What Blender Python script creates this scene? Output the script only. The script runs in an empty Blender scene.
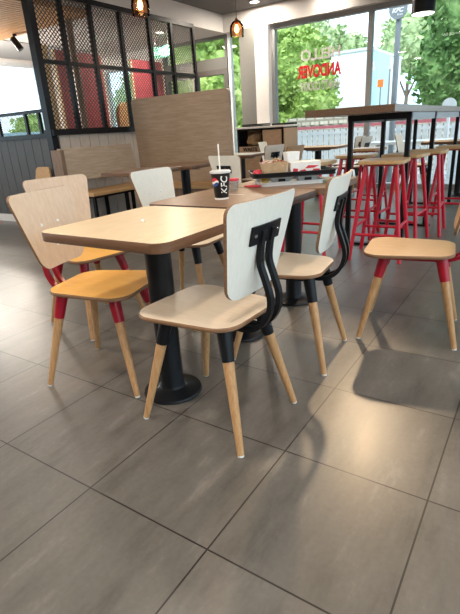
import bpy, bmesh, math, random
from mathutils import Vector, Matrix, noise
random.seed(7)
S = bpy.context.scene
COL = S.collection
PI = math.pi

# ------------------------------------------------------------------ view
S.view_settings.view_transform = 'Standard'
S.view_settings.look = 'None'
S.view_settings.gamma = 1.0
S.view_settings.use_curve_mapping = False
S.view_settings.exposure = 0.17

# ------------------------------------------------------------------ materials
MATS = {}
def base_mat(name):
    m = bpy.data.materials.new(name); m.use_nodes = True
    nt = m.node_tree; b = nt.nodes['Principled BSDF']
    return m, nt, b

def coords(nt, scale=(1, 1, 1), rot=(0, 0, 0)):
    tc = nt.nodes.new('ShaderNodeTexCoord'); mp = nt.nodes.new('ShaderNodeMapping')
    mp.inputs['Scale'].default_value = scale; mp.inputs['Rotation'].default_value = rot
    nt.links.new(tc.outputs['Object'], mp.inputs['Vector'])
    return mp.outputs['Vector']

def ramp(nt, fac, stops):
    r = nt.nodes.new('ShaderNodeValToRGB'); nt.links.new(fac, r.inputs['Fac'])
    while len(r.color_ramp.elements) < len(stops): r.color_ramp.elements.new(0.5)
    for e, (p, c) in zip(r.color_ramp.elements, stops):
        e.position = p; e.color = (*c, 1)
    return r.outputs['Color']

def noise_tex(nt, vec, scale, detail=3, rough=.55):
    n = nt.nodes.new('ShaderNodeTexNoise'); n.inputs['Scale'].default_value = scale
    n.inputs['Detail'].default_value = detail; n.inputs['Roughness'].default_value = rough
    nt.links.new(vec, n.inputs['Vector']); return n.outputs['Fac']

def plain(name, c, rough=.5, metal=0.0, var=.06, scale=30, spec=.5, emit=0, trans=0, alpha=None):
    if name in MATS: return MATS[name]
    m, nt, b = base_mat(name)
    n = noise_tex(nt, coords(nt), scale)
    lo = tuple(max(0, x * (1 - var)) for x in c); hi = tuple(min(1, x * (1 + var)) for x in c)
    nt.links.new(ramp(nt, n, [(.3, lo), (.7, hi)]), b.inputs['Base Color'])
    b.inputs['Roughness'].default_value = rough; b.inputs['Metallic'].default_value = metal
    b.inputs['Specular IOR Level'].default_value = spec
    if emit:
        b.inputs['Emission Color'].default_value = (*c, 1); b.inputs['Emission Strength'].default_value = emit
    if trans: b.inputs['Transmission Weight'].default_value = trans
    MATS[name] = m; return m

def wood(name, lo, hi, scale=(3, 30, 30), rough=.4, spec=.4, n=4.0):
    """grain runs along the axis with the smallest scale"""
    if name in MATS: return MATS[name]
    m, nt, b = base_mat(name)
    v = coords(nt, scale)
    f1 = noise_tex(nt, v, n, 5, .6)
    nt.links.new(ramp(nt, f1, [(.28, lo), (.5, tuple((a + c) / 2 for a, c in zip(lo, hi))), (.72, hi)]), b.inputs['Base Color'])
    b.inputs['Roughness'].default_value = rough; b.inputs['Specular IOR Level'].default_value = spec
    MATS[name] = m; return m

def glass_mat(name, tint=(.97, .99, .98), gloss=.07):
    if name in MATS: return MATS[name]
    m, nt, b = base_mat(name); nt.nodes.remove(b)
    out = nt.nodes['Material Output']
    t = nt.nodes.new('ShaderNodeBsdfTransparent'); t.inputs['Color'].default_value = (*tint, 1)
    g = nt.nodes.new('ShaderNodeBsdfGlossy'); g.inputs['Roughness'].default_value = .02
    fr = nt.nodes.new('ShaderNodeFresnel'); fr.inputs['IOR'].default_value = 1.3
    mx = nt.nodes.new('ShaderNodeMixShader')
    nt.links.new(fr.outputs[0], mx.inputs[0]); nt.links.new(t.outputs[0], mx.inputs[1]); nt.links.new(g.outputs[0], mx.inputs[2])
    nt.links.new(mx.outputs[0], out.inputs['Surface'])
    MATS[name] = m; return m

TILE = .465
def floor_mat():
    m, nt, b = base_mat('floor_tile')
    tc = nt.nodes.new('ShaderNodeTexCoord')
    br = nt.nodes.new('ShaderNodeTexBrick'); nt.links.new(tc.outputs['Object'], br.inputs['Vector'])
    br.offset = 0.0; br.squash = 1.0
    br.inputs['Scale'].default_value = 1.0; br.inputs['Brick Width'].default_value = TILE
    br.inputs['Row Height'].default_value = TILE; br.inputs['Mortar Size'].default_value = .0026
    br.inputs['Mortar Smooth'].default_value = .1; br.inputs['Bias'].default_value = 0
    br.inputs['Color1'].default_value = (.9, .9, .9, 1); br.inputs['Color2'].default_value = (1.08, 1.08, 1.08, 1)
    br.inputs['Mortar'].default_value = (1, 1, 1, 1)
    mp = nt.nodes.new('ShaderNodeMapping'); mp.inputs['Scale'].default_value = (6, 1.6, 1); mp.inputs['Rotation'].default_value = (0, 0, .25)
    nt.links.new(tc.outputs['Object'], mp.inputs['Vector'])
    n1 = noise_tex(nt, mp.outputs['Vector'], 1.6, 8, .68)
    c1 = ramp(nt, n1, [(.28, (.076, .069, .061)), (.46, (.120, .109, .097)), (.58, (.136, .124, .111)), (.74, (.212, .195, .174))])
    n2 = noise_tex(nt, tc.outputs['Object'], 60, 3)
    c2 = ramp(nt, n2, [(.3, (.93, .93, .93)), (.7, (1.05, 1.05, 1.05))])
    def mul(a, c):
        x = nt.nodes.new('ShaderNodeMix'); x.data_type = 'RGBA'; x.blend_type = 'MULTIPLY'; x.inputs[0].default_value = 1
        nt.links.new(a, x.inputs[6]); nt.links.new(c, x.inputs[7]); return x.outputs[2]
    col = mul(mul(c1, br.outputs['Color']), c2)
    mx = nt.nodes.new('ShaderNodeMix'); mx.data_type = 'RGBA'
    nt.links.new(br.outputs['Fac'], mx.inputs[0]); nt.links.new(col, mx.inputs[6]); mx.inputs[7].default_value = (.018, .015, .013, 1)
    nt.links.new(mx.outputs[2], b.inputs['Base Color'])
    rr = nt.nodes.new('ShaderNodeMapRange'); nt.links.new(n1, rr.inputs['Value'])
    rr.inputs['To Min'].default_value = .26; rr.inputs['To Max'].default_value = .44
    nt.links.new(rr.outputs[0], b.inputs['Roughness'])
    b.inputs['Specular IOR Level'].default_value = .5
    bp = nt.nodes.new('ShaderNodeBump'); bp.inputs['Strength'].default_value = .25; bp.inputs['Distance'].default_value = .002; bp.invert = True
    nt.links.new(br.outputs['Fac'], bp.inputs['Height']); nt.links.new(bp.outputs[0], b.inputs['Normal'])
    return m

def grid_mat(name, c, line, w, h, mortar, rough=.8, offset=0.0, rot=(0, 0, 0), var=.05):
    m, nt, b = base_mat(name)
    v = coords(nt, rot=rot)
    br = nt.nodes.new('ShaderNodeTexBrick'); nt.links.new(v, br.inputs['Vector'])
    br.offset = offset; br.squash = 1
    br.inputs['Scale'].default_value = 1; br.inputs['Brick Width'].default_value = w; br.inputs['Row Height'].default_value = h
    br.inputs['Mortar Size'].default_value = mortar
    br.inputs['Color1'].default_value = (*[x * (1 - var) for x in c], 1); br.inputs['Color2'].default_value = (*[min(1, x * (1 + var)) for x in c], 1)
    br.inputs['Mortar'].default_value = (*line, 1)
    nt.links.new(br.outputs['Color'], b.inputs['Base Color']); b.inputs['Roughness'].default_value = rough
    return m

def leaf_mat(name, dark, mid, light):
    m, nt, b = base_mat(name)
    v = coords(nt)
    n = noise_tex(nt, v, 3.0, 6, .75)
    nt.links.new(ramp(nt, n, [(.32, dark), (.5, mid), (.68, light)]), b.inputs['Base Color'])
    b.inputs['Roughness'].default_value = .6; b.inputs['Specular IOR Level'].default_value = .2
    b.inputs['Subsurface Weight'].default_value = 0
    return m

M = dict(
    floor=floor_mat(),
    birch=wood('pale_birch', (.70, .58, .45), (.80, .69, .56), (3, 26, 26), .32),
    honey=wood('honey_ply_warm_lit', (.80, .40, .075), (.88, .50, .13), (3, 26, 26), .38),  # orange deepened: warm lamp light on the seat is worked into the colour
    tan=wood('tan_ply', (.50, .31, .16), (.64, .42, .24), (3, 26, 26), .36),
    back_birch=wood('birch_back', (.62, .465, .34), (.73, .57, .43), (20, 20, 3), .4),
    white_ply=wood('white_washed_ply', (.77, .735, .655), (.84, .81, .725), (24, 24, 2.5), .45),
    edge=wood('ply_edge', (.17, .085, .045), (.30, .17, .09), (3, 3, 90), .5),
    leg=wood('oak_leg', (.37, .195, .082), (.53, .32, .155), (30, 30, 3), .38),
    black=plain('black_powder_coat', (.007, .008, .010), .36, spec=.22),
    red=plain('red_coat_shaded', (.33, .006, .02), .32, spec=.4),  # darker copy of the stools' red, with the chairs' shade put in
    stoolred=plain('stool_red', (.50, .008, .028), .32),  # same red without the chairs' shade
    chrome=plain('chrome', (.8, .8, .8), .15, 1),
    glide=plain('white_glide', (.7, .69, .66), .5),
    t_light=wood('light_oak_top', (.68, .53, .34), (.81, .66, .47), (26, 3, 26), .3),
    t_edge=wood('brown_edge_band', (.115, .055, .028), (.17, .086, .046), (3, 3, 40), .4),
    walnut=wood('walnut_top', (.17, .095, .055), (.28, .17, .105), (26, 3, 26), .33),
    hightop=wood('high_table_top', (.10, .055, .033), (.19, .115, .07), (26, 3, 26), .3),
    w_edge=wood('dark_edge_band', (.045, .022, .014), (.075, .038, .022), (3, 3, 40), .5),
    panelwood=wood('booth_oak', (.29, .21, .145), (.42, .325, .24), (1.2, 14, 14), .5),
    panelwood_y=wood('booth_oak_along', (.36, .28, .20), (.50, .405, .31), (14, 1.2, 14), .5),
    booth_dark=wood('booth_end_oak', (.16, .10, .065), (.26, .175, .12), (14, 14, 1.5), .5),
    seatwood=wood('bench_seat_oak', (.44, .26, .11), (.58, .37, .18), (14, 2, 14), .42),
    ceil=grid_mat('ceiling_tile', (.10, .096, .092), (.05, .05, .05), .6, .6, .006, .9),
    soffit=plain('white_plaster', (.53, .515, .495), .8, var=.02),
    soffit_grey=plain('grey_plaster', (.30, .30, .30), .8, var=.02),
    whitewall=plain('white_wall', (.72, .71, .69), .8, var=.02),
    colgrey=plain('grey_column', (.17, .17, .155), .6, var=.04),
    frame_grey=plain('window_frame_grey', (.27, .28, .29), .45, .3),
    frame_white=plain('window_frame_white', (.62, .66, .68), .45),
    frame_dark=plain('window_frame_dark', (.045, .04, .035), .5),
    transom=plain('transom_grey', (.075, .075, .065), .5),
    glass=glass_mat('window_glass'),
    slat=wood('slat_wood', (.44, .24, .10), (.60, .35, .16), (2, 25, 25), .5),
    greyclad=plain('grey_cladding', (.062, .065, .07), .55, var=.08, scale=6),
    palewood=wood('whitewash_cladding', (.44, .37, .31), (.60, .53, .46), (20, 20, 2), .6),
    meshmetal=plain('mesh_metal', (.05, .045, .04), .5, .4),
    redpanel=plain('red_screen', (.32, .05, .065), .6, var=.1, scale=8),
    tanwall=wood('tan_board', (.55, .42, .24), (.66, .52, .32), (10, 10, 1.5), .6),
    card=plain('brown_card', (.50, .34, .20), .75, var=.12, scale=40),
    paper=plain('brown_paper', (.42, .28, .15), .8, var=.15, scale=20),
    whitecard=plain('white_card', (.80, .79, .77), .5),
    redprint=plain('red_print', (.62, .02, .04), .5),
    blackprint=plain('black_print', (.02, .02, .02), .6),
    cupblack=plain('cup_black', (.012, .010, .010), .4, spec=.25),
    bluep=plain('blue_print', (.02, .07, .3), .5),
    clear=plain('clear_plastic', (.9, .9, .9), .12, trans=.85),
    redlid=plain('red_lid', (.6, .03, .06), .35),
    yellow=plain('yellow_wrap', (.75, .48, .1), .6),
    silver=plain('pale_tray', (.62, .64, .65), .35),
    straw=plain('straw_white', (.85, .84, .78), .5),
    binwood=wood('bin_oak', (.40, .26, .16), (.52, .36, .24), (3, 20, 20), .5),
    dark=plain('dark_void', (.015, .013, .012), .8),
    counter=plain('pale_counter', (.70, .69, .66), .35),
    amber=glass_mat('amber_glass', (1.0, .80, .62)),
    bulb=plain('bulb_glow', (1.0, .66, .34), .4, emit=14, var=0),
    lampdisc=plain('lamp_disc', (1.0, .93, .82), .4, emit=6, var=0),
    copper=plain('copper', (.35, .13, .06), .35, .9),
    paving=plain('paving', (.48, .47, .45), .9, var=.12, scale=2),
    fence=plain('white_fence', (.82, .84, .86), .5),
    pinkrail=plain('red_rail', (.60, .16, .20), .5),
    bricks=grid_mat('pale_brick', (.55, .50, .42), (.30, .27, .22), .26, .13, .03, .9, .5, (PI / 2, 0, 0), .12),
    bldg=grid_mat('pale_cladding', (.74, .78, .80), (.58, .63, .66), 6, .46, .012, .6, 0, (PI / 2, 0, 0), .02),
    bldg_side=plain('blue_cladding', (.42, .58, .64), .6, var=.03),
    bark=wood('bark', (.10, .07, .05), (.2, .15, .11), (12, 12, 2), .9),
    exitgreen=plain('exit_green', (.08, .36, .22), .5, emit=.12),
    textred=plain('vinyl_red', (.62, .0, .02), .5),
    textgrey=plain('vinyl_grey', (.50, .49, .46), .6),
    signgrey=plain('sign_grey', (.20, .22, .24), .5),
    signwhite=plain('sign_white', (.85, .86, .86), .5),
    skirting=plain('skirting', (.62, .63, .64), .5),
    orangeleaf=plain('signal_orange', (.8, .2, .03), .5),
)
M['leafA'] = leaf_mat('leaves_bright', (.10, .19, .035), (.34, .48, .12), (.66, .76, .32))
M['leafB'] = leaf_mat('leaves_mid', (.04, .10, .03), (.14, .26, .08), (.33, .47, .19))
M['leafC'] = leaf_mat('leaves_pale', (.18, .24, .10), (.36, .45, .22), (.55, .64, .36))

# ------------------------------------------------------------------ mesh helpers
def new(): return bmesh.new()
def obj(name, bm, mats, parent=None, smooth=False, loc=None):
    me = bpy.data.meshes.new(name)
    bmesh.ops.recalc_face_normals(bm, faces=bm.faces[:])
    bm.to_mesh(me); bm.free()
    if not isinstance(mats, (list, tuple)): mats = [mats]
    for m in mats: me.materials.append(m)
    if smooth:
        for p in me.polygons: p.use_smooth = True
        try: me.set_sharp_from_angle(angle=math.radians(38))
        except Exception: pass
    o = bpy.data.objects.new(name, me); COL.objects.link(o)
    if parent: o.parent = parent
    if loc: o.location = loc
    return o

def thing(name, label, cat, loc=(0, 0, 0), rz=0, group=None):
    o = bpy.data.objects.new(name, None); COL.objects.link(o)
    o.empty_display_size = .1
    o.location = loc; o.rotation_euler = (0, 0, rz)
    o['label'] = label; o['category'] = cat
    if group: o['group'] = group
    return o
def tag(o, label, cat, group=None, kind=None):
    o['label'] = label; o['category'] = cat
    if group: o['group'] = group
    if kind: o['kind'] = kind
    return o
def struct(name, bm, mats, parent=None, smooth=False, label=None):
    o = obj(name, bm, mats, parent, smooth)
    if parent is None:
        o['kind'] = 'structure'
        o['label'] = label or name.replace('_', ' '); o['category'] = name.split('_')[0]
    return o
def copy_tree(o, loc=None, rz=None, label=None, group=None, parent=None):
    c = o.copy(); COL.objects.link(c)
    if parent: c.parent = parent
    if loc is not None: c.location = loc
    if rz is not None: c.rotation_euler = (0, 0, rz)
    if label: c['label'] = label
    if group: c['group'] = group
    for ch in list(o.children): copy_tree(ch, parent=c)
    return c

def box(bm, x0, x1, y0, y1, z0, z1, mi=0):
    vs = [bm.verts.new((x, y, z)) for x in (x0, x1) for y in (y0, y1) for z in (z0, z1)]
    for f in ((0, 1, 3, 2), (4, 6, 7, 5), (0, 4, 5, 1), (2, 3, 7, 6), (0, 2, 6, 4), (1, 5, 7, 3)):
        bm.faces.new([vs[i] for i in f]).material_index = mi
    return bm
def bbox(*a, b=.004, seg=2):
    """bevelled box as its own bmesh"""
    bm = new(); box(bm, *a)
    bmesh.ops.recalc_face_normals(bm, faces=bm.faces[:])
    bmesh.ops.bevel(bm, geom=bm.edges[:] + bm.verts[:], offset=b, segments=seg, profile=.5, affect='EDGES')
    return bm
def rod(bm, p0, p1, r0, r1=None, seg=14, mi=0, caps=True):
    if r1 is None: r1 = r0
    p0, p1 = Vector(p0), Vector(p1); d = (p1 - p0).normalized()
    a = d.orthogonal().normalized(); b = d.cross(a)
    R = []
    for p, r in ((p0, r0), (p1, r1)):
        R.append([bm.verts.new(p + (a * math.cos(2 * PI * i / seg) + b * math.sin(2 * PI * i / seg)) * r) for i in range(seg)])
    for i in range(seg):
        f = bm.faces.new([R[0][i], R[0][(i + 1) % seg], R[1][(i + 1) % seg], R[1][i]]); f.material_index = mi
    if caps:
        bm.faces.new(R[0][::-1]).material_index = mi; bm.faces.new(R[1]).material_index = mi
    return bm
def lathe(bm, prof, seg=32, mi=0, c=(0, 0)):
    """prof: list of (r, z) from bottom to top"""
    rings = []
    for r, z in prof:
        if r < 1e-5: rings.append([bm.verts.new((c[0], c[1], z))])
        else: rings.append([bm.verts.new((c[0] + r * math.cos(2 * PI * i / seg), c[1] + r * math.sin(2 * PI * i / seg), z)) for i in range(seg)])
    for A, B in zip(rings, rings[1:]):
        for i in range(seg):
            j = (i + 1) % seg
            if len(A) == 1 and len(B) == 1: continue
            if len(A) == 1: f = bm.faces.new([A[0], B[j], B[i]])
            elif len(B) == 1: f = bm.faces.new([A[i], A[j], B[0]])
            else: f = bm.faces.new([A[i], A[j], B[j], B[i]])
            f.material_index = mi
    return bm
def rpoly(corners, r, n=6):
    """rounded polygon outline (ccw corners, radius or list of radii)"""
    out = []; N = len(corners)
    for k in range(N):
        rr = r[k] if isinstance(r, (list, tuple)) else r
        p = Vector(corners[k]); a = Vector(corners[k - 1]) - p; b = Vector(corners[(k + 1) % N]) - p
        a.normalize(); b.normalize()
        ang = a.angle(b); t = rr / math.tan(ang / 2)
        c = p + (a + b).normalized() * (rr / math.sin(ang / 2))
        s = p + a * t - c; e = p + b * t - c
        a0 = math.atan2(s.y, s.x); a1 = math.atan2(e.y, e.x)
        d = a1 - a0
        while d <= -PI: d += 2 * PI
        while d > PI: d -= 2 * PI
        for i in range(n + 1):
            t_ = a0 + d * i / n
            out.append((c.x + rr * math.cos(t_), c.y + rr * math.sin(t_)))
    return out
def prism(bm, outl, z0, z1, b=.003, mi_top=0, mi_side=0):
    cx = sum(p[0] for p in outl) / len(outl); cy = sum(p[1] for p in outl) / len(outl)
    R = max(math.hypot(p[0] - cx, p[1] - cy) for p in outl); s = 1 - b / R
    rings = []
    for sc, z in ((s, z0), (1, z0 + b), (1, z1 - b), (s, z1)):
        rings.append([bm.verts.new((cx + (x - cx) * sc, cy + (y - cy) * sc, z)) for x, y in outl])
    n = len(outl)
    for A, B in zip(rings, rings[1:]):
        for i in range(n):
            bm.faces.new([A[i], A[(i + 1) % n], B[(i + 1) % n], B[i]]).material_index = mi_side
    bm.faces.new(rings[0][::-1]).material_index = mi_top
    bm.faces.new(rings[-1]).material_index = mi_top
    return bm
def sweep_flat(bm, pts, y, wy, th):
    """flat bar bent in the xz plane at height path pts=[(x,z)], width wy along y, thickness th"""
    rings = []
    for i, (x, z) in enumerate(pts):
        a = Vector(pts[max(0, i - 1)]); b = Vector(pts[min(len(pts) - 1, i + 1)])
        t = (b - a).normalized(); n = Vector((-t.y, t.x)) * th / 2
        rings.append([bm.verts.new((x + sx * n.x, y + sy * wy / 2, z + sx * n.y)) for sx, sy in ((-1, -1), (1, -1), (1, 1), (-1, 1))])
    for A, B in zip(rings, rings[1:]):
        for i in range(4): bm.faces.new([A[i], A[(i + 1) % 4], B[(i + 1) % 4], B[i]])
    bm.faces.new(rings[0][::-1]); bm.faces.new(rings[-1])
def smooth_path(P, n=6):
    """Catmull-Rom"""
    out = []
    for i in range(len(P) - 1):
        p0 = P[max(0, i - 1)]; p1 = P[i]; p2 = P[i + 1]; p3 = P[min(len(P) - 1, i + 2)]
        for k in range(n):
            t = k / n
            out.append(tuple(.5 * (2 * b + (c - a) * t + (2 * a - 5 * b + 4 * c - d) * t * t + (-a + 3 * b - 3 * c + d) * t ** 3) for a, b, c, d in zip(p0, p1, p2, p3)))
    out.append(tuple(P[-1])); return out

def text_mesh(txt, size, extr=.002, spacing=1.0, bold=0.0, shear=0):
    cu = bpy.data.curves.new('txt', 'FONT'); cu.body = txt; cu.size = size; cu.extrude = extr
    cu.align_x = 'CENTER'; cu.align_y = 'CENTER'; cu.space_character = spacing; cu.offset = bold; cu.shear = shear
    o = bpy.data.objects.new('txt', cu); COL.objects.link(o)
    bpy.context.view_layer.update()
    me = bpy.data.meshes.new_from_object(o.evaluated_get(bpy.context.evaluated_depsgraph_get()))
    bpy.data.objects.remove(o); bpy.data.curves.remove(cu)
    return me
def text_obj(name, txt, size, mat, M4, parent=None, fit=None, **k):
    """text in its own plane (x right, y up) placed by matrix M4; fit = (width, height)"""
    me = text_mesh(txt, size, **k); me.name = name
    xs = [v.co.x for v in me.vertices]; ys = [v.co.y for v in me.vertices]
    cx, cy = (min(xs) + max(xs)) / 2, (min(ys) + max(ys)) / 2
    sx = sy = 1
    if fit:
        sx = fit[0] / (max(xs) - min(xs)); sy = fit[1] / (max(ys) - min(ys))
    for v in me.vertices:
        v.co = M4 @ Vector(((v.co.x - cx) * sx, (v.co.y - cy) * sy, v.co.z))
    me.materials.clear(); me.materials.append(mat)
    o = bpy.data.objects.new(name, me); COL.objects.link(o)
    if parent: o.parent = parent
    return o

# ------------------------------------------------------------------ camera
f_px, yaw, pitch, roll = 459.6, 2.1711, .3652, -.063
Fv = Vector((math.cos(yaw) * math.cos(pitch), math.sin(yaw) * math.cos(pitch), -math.sin(pitch)))
r_ = Vector((math.sin(yaw), -math.cos(yaw), 0)); u_ = r_.cross(Fv)
Rv = r_ * math.cos(roll) + u_ * math.sin(roll); Uv = -r_ * math.sin(roll) + u_ * math.cos(roll)
cam = bpy.data.cameras.new('camera'); co = bpy.data.objects.new('camera', cam); COL.objects.link(co)
co.matrix_world = Matrix(((Rv.x, Uv.x, -Fv.x, 3.3053 * TILE), (Rv.y, Uv.y, -Fv.y, -1.5165 * TILE), (Rv.z, Uv.z, -Fv.z, 2.2513 * TILE), (0, 0, 0, 1)))
cam.sensor_fit = 'HORIZONTAL'; cam.sensor_width = 36; cam.lens = 36 * f_px / 460
cam.clip_start = .05; cam.clip_end = 200
S.camera = co

# ------------------------------------------------------------------ the room
XR, YB, YF, XL = 4.2, -4.2, 7.3, -8.0        # right wall, back wall, front glazing, far left wall
ZC, ZS = 2.97, 2.69                          # ceiling, soffit underside
bm = new(); box(bm, XL - .2, XR + .2, YB - .2, YF + .2, -.12, 0); struct('floor', bm, M['floor'], label='grey-brown stone-look tiled floor')
bm = new(); box(bm, -3.64, XR + .2, YB - .2, YF - .1, ZC, ZC + .3); struct('ceiling', bm, M['ceil'], label='dark grey tiled ceiling')
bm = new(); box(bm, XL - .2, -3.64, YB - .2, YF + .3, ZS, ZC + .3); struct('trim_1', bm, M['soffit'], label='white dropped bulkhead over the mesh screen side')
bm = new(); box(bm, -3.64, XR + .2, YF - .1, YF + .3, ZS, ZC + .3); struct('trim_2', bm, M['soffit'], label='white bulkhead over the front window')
# grey strip of ceiling on the far left
bm = new(); box(bm, -7.9, -6.35, .5, 6.6, ZS - .012, ZS - .002); struct('trim_3', bm, M['soffit_grey'], label='grey strip of ceiling by the far left window')
# timber slats under the left ceiling
bm = new()
x = -6.3
while x < -4.0:
    box(bm, x, x + .055, .6, 4.4, ZS - .07, ZS - .004); x += .085
struct('trim_4', bm, M['slat'], label='timber slat ceiling over the left area')

# unseen back wall behind camera, darkened to cut the frontal fill
bm = new(); box(bm, XL - .2, XR + .2, YB - .2, YB, 0, ZC); struct('wall_back', bm, M['colgrey'], label='dark grey wall behind the viewer')

def frame_window(name, label, axis, c, a0, a1, z0, z1, fm, fw=.06, depth=.08, mull=(), rails=()):
    """axis 'x': wall runs along x at y=c ; axis 'y': runs along y at x=c"""
    w = new()
    def bx(p0, p1, q0, q1, d=depth):
        if axis == 'x': box(w, p0, p1, c - d / 2, c + d / 2, q0, q1)
        else: box(w, c - d / 2, c + d / 2, p0, p1, q0, q1)
    bx(a0, a1, z0, z0 + fw); bx(a0, a1, z1 - fw, z1); bx(a0, a0 + fw, z0 + fw, z1 - fw); bx(a1 - fw, a1, z0 + fw, z1 - fw)
    for m_ in mull: bx(m_ - fw / 2, m_ + fw / 2, z0 + fw, z1 - fw)
    for (r0, r1, rz, rw) in rails: bx(r0, r1, rz - rw / 2, rz + rw / 2)
    o = struct(name, w, fm, label=label)
    edges = [a0 + fw] + [e for m_ in mull for e in (m_ - fw / 2, m_ + fw / 2)] + [a1 - fw]
    for i in range(0, len(edges), 2):
        p = new()
        if axis == 'x': box(p, edges[i] - .01, edges[i + 1] + .01, c - .006, c + .006, z0 + fw - .01, z1 - fw + .01)
        else: box(p, c - .006, c + .006, edges[i] - .01, edges[i + 1] + .01, z0 + fw - .01, z1 - fw + .01)
        obj('pane', p, M['glass'], o)
    return o

# front glazing (plane y = YF)
frame_window('window_1', 'big front window with red and grey lettering', 'x', YF + .05, -2.74, XR, .0, ZS, M['frame_grey'], .07, .1, (-1.02, .75, 2.5))
frame_window('window_2', 'narrow tall window beside the grey column', 'x', YF + .05, -3.64, -3.31, 0, ZS, M['frame_white'], .05, .1)
bm = new(); box(bm, -3.31, -3.0, YF - .12, YF + .2, 0, ZS); struct('wall_front_grey', bm, M['colgrey'], label='dark grey column by the narrow window')
bm = new(); box(bm, -3.0, -2.74, YF - .12, YF + .2, 0, ZS); struct('wall_front_white', bm, M['whitewall'], label='white column left of the big window')
# entrance door and transom
frame_window('window_3', 'window light above the entrance door', 'x', YF + .05, -5.2, -3.66, 2.28, ZS, M['transom'], .05, .1)
bm = new(); box(bm, -5.2, -3.66, YF, YF + .1, 2.14, 2.28); struct('trim_5', bm, M['transom'], label='grey transom over the entrance door')
d = frame_window('door_1', 'dark framed glazed entrance door', 'x', YF + .05, -5.2, -3.66, 0, 2.14, M['frame_dark'], .09, .1, (-4.43,), ((-5.1, -3.75, 1.0, .08),))
bm = new(); rod(bm, (-4.34, YF - .06, .8), (-4.34, YF - .06, 1.35), .014); rod(bm, (-4.34, YF - .06, .85), (-4.34, YF + .01, .85), .01); rod(bm, (-4.34, YF - .06, 1.3), (-4.34, YF + .01, 1.3), .01)
obj('door_handle', bm, M['chrome'], d, True)
bm = new(); box(bm, -5.9, -5.2, YF - .05, YF + .2, 0, ZS); struct('wall_front_pier', bm, M['whitewall'], label='white pier left of the entrance door')
frame_window('window_4', 'window seen through the mesh screen behind the red divider', 'x', YF + .05, -6.95, -5.9, .9, 2.45, M['frame_white'], .06, .1)
bm = new()
box(bm, -8.2, -6.95, YF - .05, YF + .2, 0, ZS); box(bm, -6.95, -5.9, YF - .05, YF + .2, 0, .9); box(bm, -6.95, -5.9, YF - .05, YF + .2, 2.45, ZS)
struct('wall_front_left', bm, M['whitewall'], label='white wall around the window behind the mesh screen')
# far left wall with window
frame_window('window_5', 'large bright window on the far left', 'y', XL, -3.0, 6.4, .8, 2.62, M['frame_white'], .07, .1, (1.6, 4.95))
bm = new()
box(bm, XL - .1, XL + .08, YB, -3.0, 0, ZS); box(bm, XL - .1, XL + .08, 6.4, YF, 0, ZS)
box(bm, XL - .1, XL + .08, -3.0, 6.4, 0, .8); box(bm, XL - .1, XL + .08, -3.0, 6.4, 2.62, ZS)
struct('wall_left', bm, M['whitewall'], label='white wall around the far left window')
# right wall: glazed like the front
frame_window('window_6', 'glazed right-hand wall', 'y', XR, -3.6, 6.9, .1, ZS, M['frame_grey'], .07, .1, (-1.5, .6, 2.7, 4.8))
bm = new()
box(bm, XR - .08, XR + .12, YB, -3.6, 0, ZC); box(bm, XR - .08, XR + .12, 6.9, YF + .2, 0, ZS)
box(bm, XR - .08, XR + .12, -3.6, 6.9, 0, .1); box(bm, XR - .08, XR + .12, -3.6, YF - .1, ZS, ZC)
struct('wall_right', bm, M['whitewall'], label='white wall around the right-hand glazing')

# window lettering (seen from behind, so mirrored): local x -> -X
def mirror_at(x, y, z):
    return Matrix(((-1, 0, 0, x), (0, 1, 0, y), (0, 0, 1, z), (0, 0, 0, 1))) @ Matrix.Rotation(PI / 2, 4, 'X')
w1 = bpy.data.objects['window_1']
text_obj('lettering', 'HELLO', .3, M['textgrey'], mirror_at(-1.85, YF + .035, 2.15), w1, (.70, .17), bold=.008)
text_obj('lettering', 'ANDOVER', .3, M['textred'], mirror_at(-1.87, YF + .035, 1.905), w1, (.78, .20), bold=.012)
text_obj('lettering', "WHAT'S COOKIN'", .3, M['textgrey'], mirror_at(-1.85, YF + .035, 1.68), w1, (.72, .15), bold=.006)

# low grey wall and partition ------------------------------------------------
PX = -3.55
bm = new(); box(bm, XL + .1, PX - .04, 3.2, 3.3, 0, 1.10)
x = XL + .15
while x < PX - .1:
    box(bm, x, x + .172, 3.185, 3.2, .1, 1.10); x += .18
struct('wall_grey', bm, M['greyclad'], label='grey vertical-board low wall on the left')
bm = new(); box(bm, XL + .1, PX - .04, 3.165, 3.2, 0, .1); struct('baseboard_grey', bm, M['skirting'], label='pale skirting of the grey low wall')
bm = new(); box(bm, PX - .09, PX - .02, 3.2, 6.2, 0, 1.12)
y = 3.22
while y < 6.15:
    box(bm, PX - .02, PX, y, y + .152, .0, 1.12); y += .16
struct('wall_partition', bm, M['palewood'], label='whitewashed board low wall behind the bench')

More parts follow.
